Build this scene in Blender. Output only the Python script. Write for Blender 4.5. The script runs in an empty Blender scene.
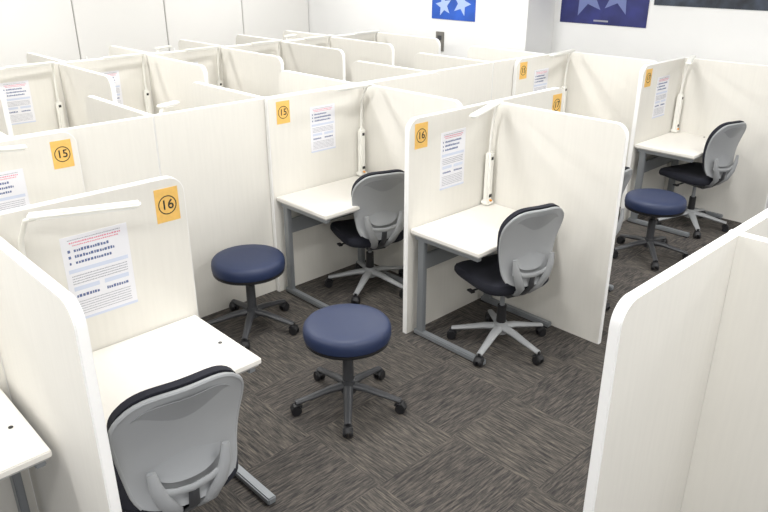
import bpy, bmesh, math, random
from mathutils import Vector, Matrix
random.seed(4)
S=bpy.context.scene
S.view_settings.view_transform='Standard'
PI=math.pi
# ------------------------------------------------------------ materials
def mat(name,col,rough=.6,metal=0,noise=0,nscale=(30,30,30),bump=0,emit=None,spec=None):
    m=bpy.data.materials.new(name); m.use_nodes=True
    nt=m.node_tree; b=nt.nodes['Principled BSDF']
    b.inputs['Base Color'].default_value=(*col,1); b.inputs['Roughness'].default_value=rough; b.inputs['Metallic'].default_value=metal
    if spec is not None: b.inputs['Specular IOR Level'].default_value=spec
    if emit: b.inputs['Emission Color'].default_value=(*emit[0],1); b.inputs['Emission Strength'].default_value=emit[1]
    if noise or bump:
        tc=nt.nodes.new('ShaderNodeTexCoord'); mp=nt.nodes.new('ShaderNodeMapping'); mp.inputs['Scale'].default_value=nscale
        nz=nt.nodes.new('ShaderNodeTexNoise'); nz.inputs['Scale'].default_value=1; nz.inputs['Detail'].default_value=5
        nt.links.new(tc.outputs['Object'],mp.inputs[0]); nt.links.new(mp.outputs[0],nz.inputs['Vector'])
        if noise:
            cr=nt.nodes.new('ShaderNodeValToRGB')
            cr.color_ramp.elements[0].position=.3; cr.color_ramp.elements[1].position=.7
            cr.color_ramp.elements[0].color=(*[max(0,c*(1-noise)) for c in col],1); cr.color_ramp.elements[1].color=(*[min(1,c*(1+noise)) for c in col],1)
            nt.links.new(nz.outputs['Fac'],cr.inputs[0]); nt.links.new(cr.outputs[0],b.inputs['Base Color'])
        if bump:
            bp=nt.nodes.new('ShaderNodeBump'); bp.inputs['Strength'].default_value=bump; bp.inputs['Distance'].default_value=.002
            nt.links.new(nz.outputs['Fac'],bp.inputs['Height']); nt.links.new(bp.outputs[0],b.inputs['Normal'])
    return m
M={}
M['panel']=mat('panel_laminate',(.775,.755,.700),.55,noise=.016,nscale=(50,50,4))
M['edge']=mat('panel_edge',(.91,.905,.89),.45)
M['desk']=mat('desk_top',(.84,.815,.765),.4,noise=.010,nscale=(6,50,20))
M['deskedge']=mat('desk_edge',(.45,.45,.44),.5)
M['steel']=mat('grey_steel',(.25,.265,.28),.4,metal=.3)
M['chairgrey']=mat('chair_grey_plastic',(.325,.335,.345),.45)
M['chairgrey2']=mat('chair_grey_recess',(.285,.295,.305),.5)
M['black']=mat('black_plastic',(.013,.013,.015),.45)
M['fabric']=mat('dark_fabric',(.010,.011,.019),.95,noise=.3,nscale=(400,400,400),bump=.3)
M['navy']=mat('navy_vinyl',(.016,.028,.078),.48,bump=.1,nscale=(200,200,200))
M['charcoal']=mat('charcoal_plastic',(.050,.052,.057),.4)
M['white']=mat('white_plastic',(.84,.83,.78),.35)
M['lampglow']=mat('lamp_diffuser',(.85,.85,.82),.4)
M['wall']=mat('white_wall_paint',(.86,.86,.85),.7,noise=.01,nscale=(3,3,3))
M['ceil']=mat('ceiling_tile',(.85,.85,.84),.8,noise=.03,nscale=(40,40,40))
M['locker']=mat('locker_door',(.80,.79,.765),.45)
M['gap']=mat('locker_gap',(.35,.34,.33),.7)
M['paper']=mat('poster_paper',(.82,.82,.86),.35)
M['ptext']=mat('poster_text_blue',(.10,.14,.30),.6)
M['pgrey']=mat('poster_text_grey',(.36,.37,.42),.6)
M['pblue']=mat('poster_band_blue',(.62,.67,.80),.5)
M['ppink']=mat('poster_title_pink',(.72,.25,.33),.5)
M['orange']=mat('sign_orange',(.86,.53,.14),.6,noise=.05,nscale=(50,50,50))
M['ink']=mat('sign_ink',(.02,.02,.02),.6)
M['posterblue']=mat('wall_poster_blue',(.02,.10,.50),.4,noise=.25,nscale=(4,4,4))
M['posternavy']=mat('wall_poster_navy',(.02,.025,.14),.4,noise=.4,nscale=(4,4,4))
M['posterdark']=mat('wall_poster_dark',(.03,.04,.06),.4,noise=.7,nscale=(9,9,9))
M['star']=mat('poster_star',(.42,.55,.85),.5)
M['star2']=mat('poster_star_dim',(.16,.20,.42),.5)
M['switch']=mat('switch_plate',(.20,.19,.17),.5)
M['dot']=mat('orange_button',(.85,.35,.05),.5)
M['tube']=mat('fluorescent_tube',(1,1,1),.5,emit=((1,1,.98),6))

def carpet():
    m=bpy.data.materials.new('carpet_tiles'); m.use_nodes=True; nt=m.node_tree; N=nt.nodes; L=nt.links
    b=N['Principled BSDF']; b.inputs['Roughness'].default_value=.95; b.inputs['Specular IOR Level'].default_value=.15
    tc=N.new('ShaderNodeTexCoord')
    def nz(scale,detail=4,rough=.65):
        mp=N.new('ShaderNodeMapping'); mp.inputs['Scale'].default_value=scale
        n=N.new('ShaderNodeTexNoise'); n.inputs['Scale'].default_value=1; n.inputs['Detail'].default_value=detail; n.inputs['Roughness'].default_value=rough
        L.new(tc.outputs['Object'],mp.inputs[0]); L.new(mp.outputs[0],n.inputs['Vector']); return n.outputs['Fac']
    a=nz((9,110,1),5,.72); c=nz((110,9,1),5,.72); big=nz((1.6,1.6,1),3)
    ck=N.new('ShaderNodeTexChecker'); ck.inputs['Scale'].default_value=2.0
    ck.inputs['Color1'].default_value=(0,0,0,1); ck.inputs['Color2'].default_value=(1,1,1,1)
    L.new(tc.outputs['Object'],ck.inputs['Vector'])
    mx=N.new('ShaderNodeMix'); mx.data_type='FLOAT'; L.new(ck.outputs['Fac'],mx.inputs[0]); L.new(a,mx.inputs[2]); L.new(c,mx.inputs[3])
    cr=N.new('ShaderNodeValToRGB'); E=cr.color_ramp.elements
    E[0].position=.36; E[0].color=(.040,.039,.040,1); E[1].position=.66; E[1].color=(.205,.178,.148,1)
    e=E.new(.5); e.color=(.096,.088,.080,1)
    L.new(mx.outputs[0],cr.inputs[0])
    m2=N.new('ShaderNodeMix'); m2.data_type='RGBA'; m2.blend_type='MULTIPLY'; m2.inputs[0].default_value=.5
    cr2=N.new('ShaderNodeValToRGB'); cr2.color_ramp.elements[0].color=(.68,.69,.71,1); cr2.color_ramp.elements[1].color=(1,1,1,1)
    cr2.color_ramp.elements[0].position=.3; cr2.color_ramp.elements[1].position=.7
    L.new(big,cr2.inputs[0]); L.new(cr.outputs[0],m2.inputs[6]); L.new(cr2.outputs[0],m2.inputs[7])
    # slightly different shade for alternating tiles
    m3=N.new('ShaderNodeMix'); m3.data_type='RGBA'; m3.blend_type='MULTIPLY'; L.new(ck.outputs['Fac'],m3.inputs[0])
    m3.inputs[7].default_value=(.88,.88,.90,1); L.new(m2.outputs[2],m3.inputs[6]); L.new(m3.outputs[2],b.inputs['Base Color'])
    bp=N.new('ShaderNodeBump'); bp.inputs['Strength'].default_value=.4; bp.inputs['Distance'].default_value=.003
    L.new(mx.outputs[0],bp.inputs['Height']); L.new(bp.outputs[0],b.inputs['Normal'])
    return m
M['carpet']=carpet()
# ------------------------------------------------------------ mesh builder
class MB:
    def __init__(s): s.bm=bmesh.new(); s.mats=[]
    def mi(s,k):
        if k not in s.mats: s.mats.append(k)
        return s.mats.index(k)
    def merge(s,bm,k,mx=None,smooth=False,keep=False):
        if mx is not None: bm.transform(mx)
        i=s.mi(k) if k else 0
        vm={}
        for v in bm.verts: vm[v]=s.bm.verts.new(v.co)
        for f in bm.faces:
            try: nf=s.bm.faces.new([vm[v] for v in f.verts])
            except ValueError: continue
            nf.material_index=f.material_index if keep else i; nf.smooth=smooth
        bm.free()
    def box(s,c,d,k,bev=0,mx=None,seg=2):
        bm=bmesh.new(); bmesh.ops.create_cube(bm,size=1)
        bm.transform(Matrix.Translation(c)@Matrix.Diagonal((*d,1)))
        if bev: bmesh.ops.bevel(bm,geom=bm.edges[:],offset=bev,segments=seg,affect='EDGES')
        s.merge(bm,k,mx,smooth=False)
    def cyl(s,p0,p1,r0,r1,k,n=24,mx=None,bev=0):
        p0=Vector(p0);p1=Vector(p1); d=p1-p0
        bm=bmesh.new(); bmesh.ops.create_cone(bm,cap_ends=True,segments=n,radius1=r0,radius2=r1,depth=d.length)
        if bev: bmesh.ops.bevel(bm,geom=[e for e in bm.edges if abs(e.verts[0].co.z-e.verts[1].co.z)<1e-6],offset=bev,segments=2,affect='EDGES')
        q=d.to_track_quat('Z','Y').to_matrix().to_4x4()
        bm.transform(Matrix.Translation((p0+p1)/2)@q)
        s.merge(bm,k,mx,smooth=True)
    def loft(s,rings,k,mx=None,closed=True,cap=True,smooth=True):
        bm=bmesh.new(); R=[[bm.verts.new(p) for p in r] for r in rings]; n=len(R[0])
        for a,b in zip(R,R[1:]):
            for i in range(n if closed else n-1):
                j=(i+1)%n; bm.faces.new([a[i],a[j],b[j],b[i]])
        if cap: bm.faces.new(R[0][::-1]); bm.faces.new(R[-1])
        bmesh.ops.recalc_face_normals(bm,faces=bm.faces[:])
        s.merge(bm,k,mx,smooth)
    def sweep(s,pts,w,h,k,mx=None,n=10,side=Vector((0,1,0))):
        rings=[]
        pts=[Vector(p) for p in pts]
        for i,p in enumerate(pts):
            t=(pts[min(i+1,len(pts)-1)]-pts[max(i-1,0)]).normalized()
            u=(side-t*side.dot(t)).normalized(); v=t.cross(u)
            ww=w[i] if isinstance(w,(list,tuple)) else w; hh=h[i] if isinstance(h,(list,tuple)) else h
            rings.append([p+u*ww*math.cos(2*PI*j/n)+v*hh*math.sin(2*PI*j/n) for j in range(n)])
        s.loft(rings,k,mx)
    def surf(s,fn,nu,nv,th,k,mx=None,thdir=None):
        bm=bmesh.new(); td=Vector(thdir)*th
        A=[[bm.verts.new(fn(i/nu*2-1,j/nv)) for i in range(nu+1)] for j in range(nv+1)]
        B=[[bm.verts.new(Vector(fn(i/nu*2-1,j/nv))+td) for i in range(nu+1)] for j in range(nv+1)]
        for j in range(nv):
            for i in range(nu):
                bm.faces.new([A[j][i],A[j][i+1],A[j+1][i+1],A[j+1][i]]); bm.faces.new([B[j][i+1],B[j][i],B[j+1][i],B[j+1][i+1]])
        for j in range(nv):
            bm.faces.new([A[j+1][0],B[j+1][0],B[j][0],A[j][0]]); bm.faces.new([A[j][nu],B[j][nu],B[j+1][nu],A[j+1][nu]])
        for i in range(nu):
            bm.faces.new([A[0][i],B[0][i],B[0][i+1],A[0][i+1]]); bm.faces.new([A[nv][i+1],B[nv][i+1],B[nv][i],A[nv][i]])
        bmesh.ops.recalc_face_normals(bm,faces=bm.faces[:])
        s.merge(bm,k,mx,True)
    def rings_z(s,prof,k,mx=None,n=40):
        s.loft([[ (r*math.cos(2*PI*i/n),r*math.sin(2*PI*i/n),z) for i in range(n)] for r,z in prof],k,mx)
    def obj(s,name,parent=None,loc=(0,0,0),rot=0,autos=True):
        me=bpy.data.meshes.new(name); s.bm.normal_update(); s.bm.to_mesh(me); s.bm.free()
        for k in s.mats: me.materials.append(M[k])
        if autos:
            me.set_sharp_from_angle(angle=math.radians(40))
        o=bpy.data.objects.new(name,me); S.collection.objects.link(o); o.location=loc; o.rotation_euler=(0,0,rot)
        if parent: o.parent=parent
        return o
def inst(src,name,loc,rot=0):
    o=bpy.data.objects.new(name,src.data); S.collection.objects.link(o); o.location=loc; o.rotation_euler=(0,0,rot); return o
# ------------------------------------------------------------ room
XL,YB1,YB2,XC,CH=-5.2,3.4,3.87,-1.66,2.75
XR,YF=5.0,-5.0
def simple(name,c,d,k,bev=0):
    b=MB(); b.box((0,0,0),d,k,bev); return b.obj(name,loc=c)
simple('floor',((XL+XR)/2,(YF+YB2)/2,-.05),(XR-XL+.4,YB2-YF+.2,.1),'carpet')
simple('ceiling',((XL+XR)/2,(YF+YB2)/2,CH+.05),(XR-XL+.4,YB2-YF+.2,.1),'ceil')
simple('wall_left',(XL-.17,(YF+YB1)/2,CH/2),(.1,YB1-YF+.4,CH),'wall')
simple('wall_back',((XL+XC)/2-.1,YB1+.25,CH/2),(XC-XL+.2,.5,CH),'wall')
simple('wall_back_recess',((XC+XR)/2,YB2+.05,CH/2),(XR-XC,.1,CH),'wall')
simple('baseboard_back',((XC+XR)/2,YB2-.006,.04),(XR-XC,.012,.08),'deskedge')
b=MB(); w=1.04
y=YB1
b.box((XL-.06,(YF+YB1)/2,CH/2),(.10,YB1-YF-.02,CH-.01),'gap')
while y>YF+.5:
    b.box((XL-.002,y-w/2,1.33),(.03,w-.012,2.55),'locker',.005)
    b.box((XL+.016,y-w+.06,1.1),(.012,.02,.14),'edge',.003)
    y-=w
b.obj('storage_cabinet')
# ------------------------------------------------------------ partitions
H=1.35; T=.035; RAD=.075
def panel(axis,fixed,a0,a1,round0=False,round1=True,h=H,name='booth_partition'):
    pts=[(a0,0.0),(a1,0.0)]
    n=10
    if round1: pts+=[(a1-RAD+RAD*math.cos(t),h-RAD+RAD*math.sin(t)) for t in [PI/2*i/n for i in range(n+1)]]
    else: pts+=[(a1,h)]
    if round0: pts+=[(a0+RAD-RAD*math.sin(t),h-RAD+RAD*math.cos(t)) for t in [PI/2*i/n for i in range(n+1)]]
    else: pts+=[(a0,h)]
    bm=bmesh.new()
    def P(a,z,o): return (a,o,z) if axis=='x' else (o,a,z)
    A=[bm.verts.new(P(a,z,-T/2)) for a,z in pts]; B=[bm.verts.new(P(a,z,T/2)) for a,z in pts]
    fa=bm.faces.new(A); fb=bm.faces.new(B[::-1]); 
    sides=[]
    for i in range(len(pts)):
        j=(i+1)%len(pts); sides.append(bm.faces.new([A[j],A[i],B[i],B[j]]))
    bmesh.ops.recalc_face_normals(bm,faces=bm.faces[:])
    fa.material_index=fb.material_index=0
    for f in sides: f.material_index=1
    bmesh.ops.bevel(bm,geom=list({e for f in (fa,fb) for e in f.edges if max(v.co.z for v in e.verts)>.01}),offset=.004,segments=2,affect='EDGES',material=1)
    m=MB(); m.mats=['panel','edge']; m.merge(bm,None,keep=True)
    loc=(0,fixed,0) if axis=='x' else (fixed,0,0)
    return m.obj(name,loc=loc)
def xp(Y,x0,x1,**k): return panel('x',Y,x0,x1,**k)
def yp(X,y0,y1,**k): return panel('y',X,y0,y1,**k)
h2=T/2
# ------------------------------------------------------------ desk
def make_desk(L=.73,D=.52):
    b=MB()
    b.box((D/2,L/2,.686),(D,L,.026),'desk',.004)
    b.box((D/2,L/2,.668),(D-.02,L-.02,.010),'deskedge')
    for y in (.035,L-.035):
        b.box((.07,y,.345),(.055,.032,.64),'steel',.005)
        b.box((D/2+.0,y,.650),(D-.04,.034,.030),'steel',.004)
        b.box((.30,y,.022),(.55,.042,.034),'steel',.006)
        b.box((.55,y,.006),(.035,.036,.012),'black')
        b.box((.04,y,.006),(.03,.036,.012),'black')
    b.box((.075,L/2,.50),(.022,L-.09,.10),'steel',.003)
    b.cyl((.30,L-.055,.700),(.30,L-.055,.702),.008,.008,'black',16)
    return b
desk_src=None
def desk(X,Y0,name='study_desk'):
    global desk_src
    loc=(X+h2+.003,Y0+.02,0)
    if desk_src is None: desk_src=make_desk().obj(name,loc=loc); return desk_src
    return inst(desk_src,name,loc)
# ------------------------------------------------------------ chair (faces -X; back at +X)
def make_chair(base_ang,dz=0.0,W1=.192,W0=.155,off=0.0):
    b=MB()
    for i in range(5):
        a=2*PI*i/5+base_ang; mx=Matrix.Rotation(a,4,'Z')
        b.sweep([(.02,0,.125),(.10,0,.118),(.20,0,.095),(.295,0,.076)],[.030,.027,.022,.018],[.022,.018,.014,.011],'chairgrey',mx,12)
        b.cyl((.29,0,.045),(.29,0,.085),.011,.011,'black',10,mx)
        for sgn in (-1,1):
            b.cyl((.295,sgn*.006,.028),(.295,sgn*.026,.028),.028,.026,'black',20,mx,bev=.004)
        b.sweep([(.265,0,.045),(.282,0,.060),(.308,0,.058),(.320,0,.040)],[.022]*4,[.006]*4,'black',mx,8)
    b.cyl((0,0,.09),(0,0,.16),.045,.038,'chairgrey',24)
    b.cyl((0,0,.16),(0,0,.27),.029,.027,'black',20)
    U=Matrix.Translation((0,0,dz))
    b.cyl((0,0,.27),(0,0,.41+dz),.015,.015,'steel',16)
    b.box((.02,0,.405),(.24,.15,.045),'charcoal',.012,U)
    b.cyl((-.02,-.07,.41),(-.02,-.21,.40),.006,.006,'black',8,U)
    b.box((-.02,-.215,.40),(.05,.03,.012),'black',.004,U)
    n=48; rings=[]
    for sc,z in [(.80,.428),(.95,.434),(1.0,.452),(1.0,.475),(.965,.493),(.88,.502),(.55,.503),(.15,.501)]:
        r=[]
        for i in range(n):
            t=2*PI*i/n; c,s_=math.cos(t),math.sin(t); e=2/4.2
            x=math.copysign(abs(c)**e,c)*.232*sc; yy=math.copysign(abs(s_)**e,s_)*.232*sc
            drop=.022*max(0,(-x-.12)/.1)**2
            r.append((x-.035,yy,z-drop+.012*(abs(yy)/.235)**3*(sc>.5)))
        rings.append(r)
    b.loft(rings,'fabric',U)
    rings=[[(p[0]*.95,p[1]*.93,p[2]-.012) for p in rings[0]],[(p[0],p[1],p[2]+.006) for p in rings[1]]]
    b.loft(rings,'charcoal',U)
    B=Matrix.Translation((off,0,dz))
    def f(w0,w1,z0,z1,o_,top=.055,bot=.035):
        def fn(s,t):
            hw=(w0+(w1-w0)*min(1,t*1.4))
            z=z0+(z1-z0)*t-top*(t**3)*abs(s)**4+bot*((1-t)**3)*abs(s)**3
            y=hw*s*(1-.10*max(0,(t-.8)/.2)**2)*(1-.08*max(0,(.15-t)/.15)**2)
            x=.195+o_+.085*t**1.6-.015*math.sin(t*PI)+.03*(1-t)**4-.045*s*s*(.5+.5*t)
            return (x,y,z)
        return fn
    b.surf(f(W0,W1,.50,.955,0),20,24,.018,'chairgrey',B,thdir=(1,0,-.05))
    b.surf(f(W0-.008,W1-.004,.51,.972,-.028),20,24,.030,'fabric',B,thdir=(1,0,-.05))
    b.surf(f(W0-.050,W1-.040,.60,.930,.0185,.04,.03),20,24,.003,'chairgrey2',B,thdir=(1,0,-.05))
    fr=f(W0,W1,.50,.955,.010)
    loop=[fr(-1,t/16) for t in range(17)]+[fr(-1+2*i/16,1) for i in range(1,17)]+[fr(1,1-t/16) for t in range(1,17)]
    b.sweep(loop,.009,.009,'chairgrey',B,8,side=Vector((1,0,.01)))
    for sg in (-1,1):
        b.sweep([(.250,sg*.125,.68),(.253,sg*.118,.62),(.252,sg*.095,.55),(.235,sg*.062,.485),(.18,sg*.042,.43),(.08,sg*.035,.412)],
                [.014,.022,.025,.026,.024,.022],[.008,.012,.014,.015,.014,.012],'chairgrey',B,12)
    b.sweep([(.246,-.13,.60),(.256,-.06,.578),(.260,0,.572),(.256,.06,.578),(.246,.13,.60)],[.006]*5,[.014]*5,'chairgrey',B,10,side=Vector((1,0,0)))
    b.sweep([(.256,0,.560),(.245,0,.49),(.185,0,.425),(.08,0,.41)],[.018,.02,.03,.035],[.008]*4,'charcoal',B,10)
    return b
def chair(x,y,rotdeg,base=-4,name='task_chair',**k):
    make_chair(math.radians(base-rotdeg),**k).obj(name,loc=(x,y,0),rot=math.radians(rotdeg))
# ------------------------------------------------------------ stool
def make_stool():
    b=MB(); r=.224; dz=.022
    for i in range(5):
        mx=Matrix.Rotation(2*PI*i/5,4,'Z')
        b.sweep([(.02,0,.115),(.10,0,.11),(.19,0,.09),(.285,0,.07)],[.026,.024,.021,.018],[.022,.018,.015,.012],'charcoal',mx,12)
        b.cyl((.278,0,.04),(.278,0,.08),.011,.011,'black',10,mx)
        for sg in (-1,1): b.cyl((.285,sg*.006,.028),(.285,sg*.026,.028),.028,.026,'black',20,mx,bev=.004)
        b.sweep([(.255,0,.043),(.271,0,.060),(.297,0,.058),(.310,0,.040)],[.022]*4,[.006]*4,'black',mx,8)
    b.cyl((0,0,.08),(0,0,.15),.042,.036,'charcoal')
    b.cyl((0,0,.15),(0,0,.30),.030,.028,'charcoal')
    b.cyl((0,0,.30),(0,0,.38+dz),.019,.019,'black')
    P=lambda L:[(a,z+dz) for a,z in L]
    b.rings_z(P([(.04,.345),(.07,.36),(.12,.372),(.16,.378)]),'charcoal')
    b.rings_z(P([(r*.90,.372),(r*.975,.374),(r*.985,.388),(r*.95,.392)]),'black')
    b.rings_z(P([(r*.93,.388),(r*.985,.394),(r*1.0,.408),(r*1.0,.432),(r*.985,.450),(r*.94,.463),(r*.85,.470),(r*.5,.475),(r*.1,.476)]),'navy',n=56)
    return b
stool_src=None
def stool(x,y,rotdeg):
    global stool_src
    if stool_src is None: stool_src=make_stool().obj('round_stool',loc=(x,y,0),rot=math.radians(rotdeg)); return
    inst(stool_src,'round_stool',(x,y,0),math.radians(rotdeg))
# ------------------------------------------------------------ lamp
def lamp(X,Yb,dirY,head_rot=0,hx=.17,fl=1,hl=.40,name='desk_lamp'):
    b=MB()
    bx=fl*(h2+.036)
    b.box((bx,0,.718),(.06,.066,.030),'white',.008)
    b.box((bx,0,.885),(.044,.052,.33),'white',.012,seg=3)
    b.box((bx+fl*.0225,0,.765),(.004,.026,.020),'black',.001)
    b.box((bx+fl*.0225,0,1.01),(.004,.020,.020),'black',.001)
    b.cyl((bx+fl*.02,0,.735),(bx+fl*.034,0,.735),.007,.007,'dot',12)
    p2=(fl*hx,dirY*.03,1.368)
    b.sweep([(bx,0,1.04),(bx,0,1.12),(bx+fl*.01,0,1.25),(bx+fl*(hx-abs(bx))*.55,dirY*.01,1.345),p2],.010,.008,'white',None,10,side=Vector((0,1,0)))
    mx=Matrix.Translation(p2)@Matrix.Rotation(math.radians(head_rot),4,'Z')
    b.box((0,dirY*(hl/2-.03),.008),(.048,hl,.018),'white',.007,mx)
    b.box((0,dirY*(hl/2-.02),-.003),(.034,hl-.06,.004),'lampglow',.001,mx)
    return b.obj(name,loc=(X,Yb,0))
# ------------------------------------------------------------ poster / sign on +X face
def notice(X,y0,y1,z0,z1,name='notice_poster',seed=0):
    rnd=random.Random(seed)
    W=y1-y0; Hh=z1-z0; b=MB(); x=0
    def r(u0,u1,v0,v1,k,lay=1):
        b.box((.0012+lay*.0005,(u0+u1)/2*W,(v0+v1)/2*Hh),(.0006,(u1-u0)*W,(v1-v0)*Hh),k)
    b.box((.0008,W/2,Hh/2),(.0016,W,Hh),'paper')
    def line(u0,u1,v,hh,k,cw):
        u=u0
        while u<u1-cw*.4:
            c=cw*rnd.uniform(.6,1.1)
            r(u,min(u+c*.72,u1),v,v+hh*rnd.uniform(.7,1),k); u+=c
    line(.10,.90,.95,.012,'pgrey',.025)
    line(.12,.90,.915,.018,'ppink',.04); line(.16,.86,.885,.014,'ppink',.035)
    for v in (.815,.745,.675):
        line(.08,.13,v,.035,'ptext',.05)
        line(.17,.17+rnd.uniform(.5,.7),v,.034,'ptext',.048)
    r(.05,.95,.575,.62,'pblue')
    for v in (.53,.50,.47,.44): line(.08,.92,v,.013,'pgrey',.026)
    r(.08,.46,.36,.41,'pblue'); r(.54,.92,.36,.41,'pblue')
    line(.10,.44,.28,.035,'ptext',.05); line(.56,.90,.28,.035,'ptext',.05)
    for v in (.22,.19,.16,.13,.10,.07): line(.08,.92,v,.010,'pgrey',.022)
    r(.0,1,.0,.03,'pblue')
    return b.obj(name,loc=(X+h2,y0,z0))
def sign(X,yc,zc,txt,w=.105,h=.145):
    root=bpy.data.objects.new('number_sign',None); S.collection.objects.link(root); root.location=(X+h2,yc,zc)
    b=MB(); b.box((.0008,0,0),(.0016,w,h),'orange'); b.obj('card',root)
    b=MB(); n=40
    for i in range(n):
        a0,a1=2*PI*i/n,2*PI*(i+1)/n
        bm=bmesh.new(); q=[]
        for rr,a in ((.041,a0),(.041,a1),(.0365,a1),(.0365,a0)): q.append(bm.verts.new((.0022,rr*math.cos(a),rr*math.sin(a))))
        bm.faces.new(q); b.merge(bm,'ink')
    b.obj('ring',root)
    cu=bpy.data.curves.new('numerals','FONT'); cu.body=txt; cu.size=.058; cu.align_x='CENTER'; cu.align_y='CENTER'; cu.extrude=.0003; cu.offset=.0006
    o=bpy.data.objects.new('numerals_tmp',cu); S.collection.objects.link(o)
    dg=bpy.context.evaluated_depsgraph_get(); me=bpy.data.meshes.new_from_object(o.evaluated_get(dg)); bpy.data.objects.remove(o)
    me.transform(Matrix(((0,0,1,.0024),(1,0,0,0),(0,1,0,0),(0,0,0,1)))); me.materials.clear(); me.materials.append(M['ink'])
    t=bpy.data.objects.new('numerals',me); S.collection.objects.link(t); t.parent=root
# ------------------------------------------------------------ layout
W=.77; D=.92
def right_booth(X,Y,txt,w=W,poster=(.27,.49,.88,1.23),signpos=(.10,1.245),lr=20,hx=.12,hl=.50,left=True,sd=D):
    yp(X,Y,Y+w-h2,round0=left,round1=False)
    xp(Y+w,X-h2,X+sd)
    desk(X,Y); lamp(X,Y+w-.075,-1,lr,hx,hl=hl)
    notice(X,Y+poster[0],Y+poster[1],poster[2],poster[3],seed=int(Y*10))
    if txt: sign(X,Y+signpos[0],signpos[1],txt)
def left_booth(X,Y1,txt,w=W,poster=(.23,.48,.86,1.20),side=True,lr=-22,hx=.20,light=True,sd=D,lo=.085,dofs=0):
    yp(X,Y1-w+h2,Y1,round0=False,round1=True)
    if side: xp(Y1-w,X-h2,X+sd)
    desk(X,Y1-.77+dofs)
    if light: lamp(X,Y1-w+lo,1,lr,hx,hl=.37)
    notice(X,Y1-w+poster[0],Y1-w+poster[1],poster[2],poster[3],seed=int(Y1*7)+3)
    if txt: sign(X,Y1-.085,1.235,txt)
# row 16
left_booth(.077,-1.43,'16',w=.80,sd=.90,lo=.12,poster=(.265,.53,.85,1.205))
right_booth(0,0,'16')
yp(.077,-3.03,-2.23-h2,round0=True,round1=False); desk(.08,-3.03)
# next cell of row 16
left_booth(0,1.54,'17',side=False,light=False)
right_booth(-.086,2.82,'17',w=.76)
# row 15
left_booth(-1.04,-1.43,'15')
right_booth(-1.04,-.218,'15',w=.838,poster=(.335,.55,.94,1.25),signpos=(.118,1.25),lr=0,hx=.17,hl=.34,left=False)
left_booth(-1.04,1.42,None,side=False,w=.80,light=False)
right_booth(-1.04,2.40,'15',w=.80,lr=10)
# row 17 (nearest, right edge)
yp(1.96,-1.20,-.44-h2,round0=True,round1=False); xp(-.44,1.96-h2,1.96+D)
yp(1.96,-.44+h2,.33,round0=False,round1=True)
# opposite-facing row behind row 15
XO=-1.04-T-.004
ys=[-2.51,-1.74,-.97,-.20,.58,1.35,2.12,2.89]
for a,c in zip(ys,ys[1:]): yp(XO,a+.001,c-.001,round0=False,round1=False)
for a in ys: xp(a,XO-.90,XO-h2,round0=True,round1=False)
for a in (-.97,): lamp(XO,a+.08,1,20,.08,-1,hl=.16)
# rear row facing the camera and its back-to-back twin
XB=-3.55
yr=[-2.85,-2.08,-1.31,-.54,.25,1.02,1.74,2.40,3.10]
for i,(a,c) in enumerate(zip(yr,yr[1:])):
    yp(XB,a+h2,c-h2,round0=False,round1=False)
    if i>=1:
        if c-a>.75: desk(XB,a)
        lamp(XB,c-.085,-1,5,.14)
        notice(XB,a+.27,a+.49,.90,1.24,seed=i+20)
for a in yr: xp(a,XB-h2,XB+1.0)
for a,c in zip(yr,yr[1:]): yp(XB-T-.004,a+.03,c+.03,round0=False,round1=False)
for a in yr[1:-1]:
    xp(a+.06,XB-T-.004-.9,XB-T-.004-h2,round0=True,round1=False)
for a in (.25,1.74): lamp(XB-T-.004,a+.15,1,20,.10,-1,hl=.2)
# chairs & stools
chair(.50,.32,-17)
chair(-.64,.30,-20,base=10,dz=-.045,W1=.20)
chair(.38,3.14,-16,base=20,W1=.178)
chair(.75,-1.965,-6,base=30,dz=.055,W1=.212,W0=.170,off=.01)
chair(.42,1.20,-3)
stool(-.72,-.64,28)
stool(.33,-.75,30)
stool(.45,2.27,20)
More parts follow.
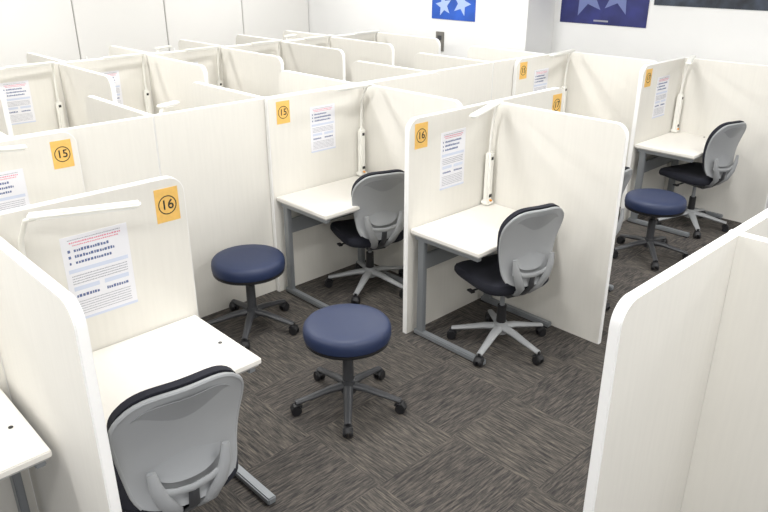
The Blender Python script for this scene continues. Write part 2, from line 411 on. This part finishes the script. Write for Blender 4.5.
# ------------------------------------------------------------ wall posters, switch
def star(b,cx,cz,R,k,y,rot=0):
    bm=bmesh.new(); vs=[]
    for i in range(10):
        rr=R if i%2==0 else R*.42; a=PI/2+rot+i*PI/5
        vs.append(bm.verts.new((cx+rr*math.cos(a),y,cz+rr*math.sin(a))))
    bm.faces.new(vs); b.merge(bm,k)
def wposter(x0,x1,z0,z1,Y,k,stars):
    b=MB(); b.box(((x1-x0)/2,-.004,(z1-z0)/2),(x1-x0,.008,z1-z0),k)
    for i,(u,v,R,kk,ro) in enumerate(stars): star(b,u*(x1-x0),v*(z1-z0),R,kk,-.009-.0004*i,ro)
    return b
wposter(-2.95,-2.33,1.52,2.38,YB1,'posterblue',[(.28,.17,.12,'star',.2),(.70,.20,.13,'star',-.3),(.5,.6,.22,'star',0)]).obj('wall_poster',loc=(-2.95,YB1,1.52))
b=wposter(-1.60,-.65,1.54,2.2,YB2,'posternavy',[(.30,.42,.22,'star2',.25),(.68,.44,.20,'star2',-.2),(.5,.75,.2,'star2',0)])
b.box((.47,-.009,.035),(.16,.002,.016),'pgrey'); b.obj('wall_poster',loc=(-1.58,YB2,1.54))
b=wposter(-.58,.62,1.76,2.5,YB2,'posterdark',[]); b.obj('wall_poster',loc=(-.58,YB2,1.75))
b=MB(); b.box((0,-.006,0),(.12,.012,.21),'switch',.003); b.box((0,-.014,.04),(.06,.006,.05),'charcoal',.002); b.box((0,-.014,-.04),(.06,.006,.05),'charcoal',.002); b.obj('wall_switch',loc=(-2.82,YB1,1.28))
# ------------------------------------------------------------ lights
for x in (-3.9,-1.9,.1,2.1,4.0):
    for y in (-3.2,-.6,2.0):
        b=MB(); b.box((0,0,-.02),(.30,1.25,.04),'white',.005)
        for s_ in (-.08,.08): b.cyl((s_,-.6,-.055),(s_,.6,-.055),.014,.014,'tube',12)
        b.obj('ceiling_light',loc=(x,y,CH))
        l=bpy.data.lights.new('tube_light','AREA'); l.shape='RECTANGLE'; l.size=.3; l.size_y=1.2; l.energy=28; l.color=(1,.992,.978)
        o=bpy.data.objects.new('tube_light',l); S.collection.objects.link(o); o.location=(x,y,CH-.09)
w=bpy.data.worlds.new('World'); S.world=w; w.use_nodes=True
w.node_tree.nodes['Background'].inputs[0].default_value=(.98,.985,1,1); w.node_tree.nodes['Background'].inputs[1].default_value=.85
# ------------------------------------------------------------ camera
a,th=.807,.404
fw=Vector((-math.sin(a)*math.cos(th),math.cos(a)*math.cos(th),-math.sin(th)))
cd=bpy.data.cameras.new('camera'); cam=bpy.data.objects.new('camera',cd); S.collection.objects.link(cam)
cam.location=(2.74,-2.80,2.20); cam.rotation_euler=fw.to_track_quat('-Z','Y').to_euler()
cd.sensor_width=36; cd.lens=710/768*36; cd.clip_start=.05
S.camera=cam
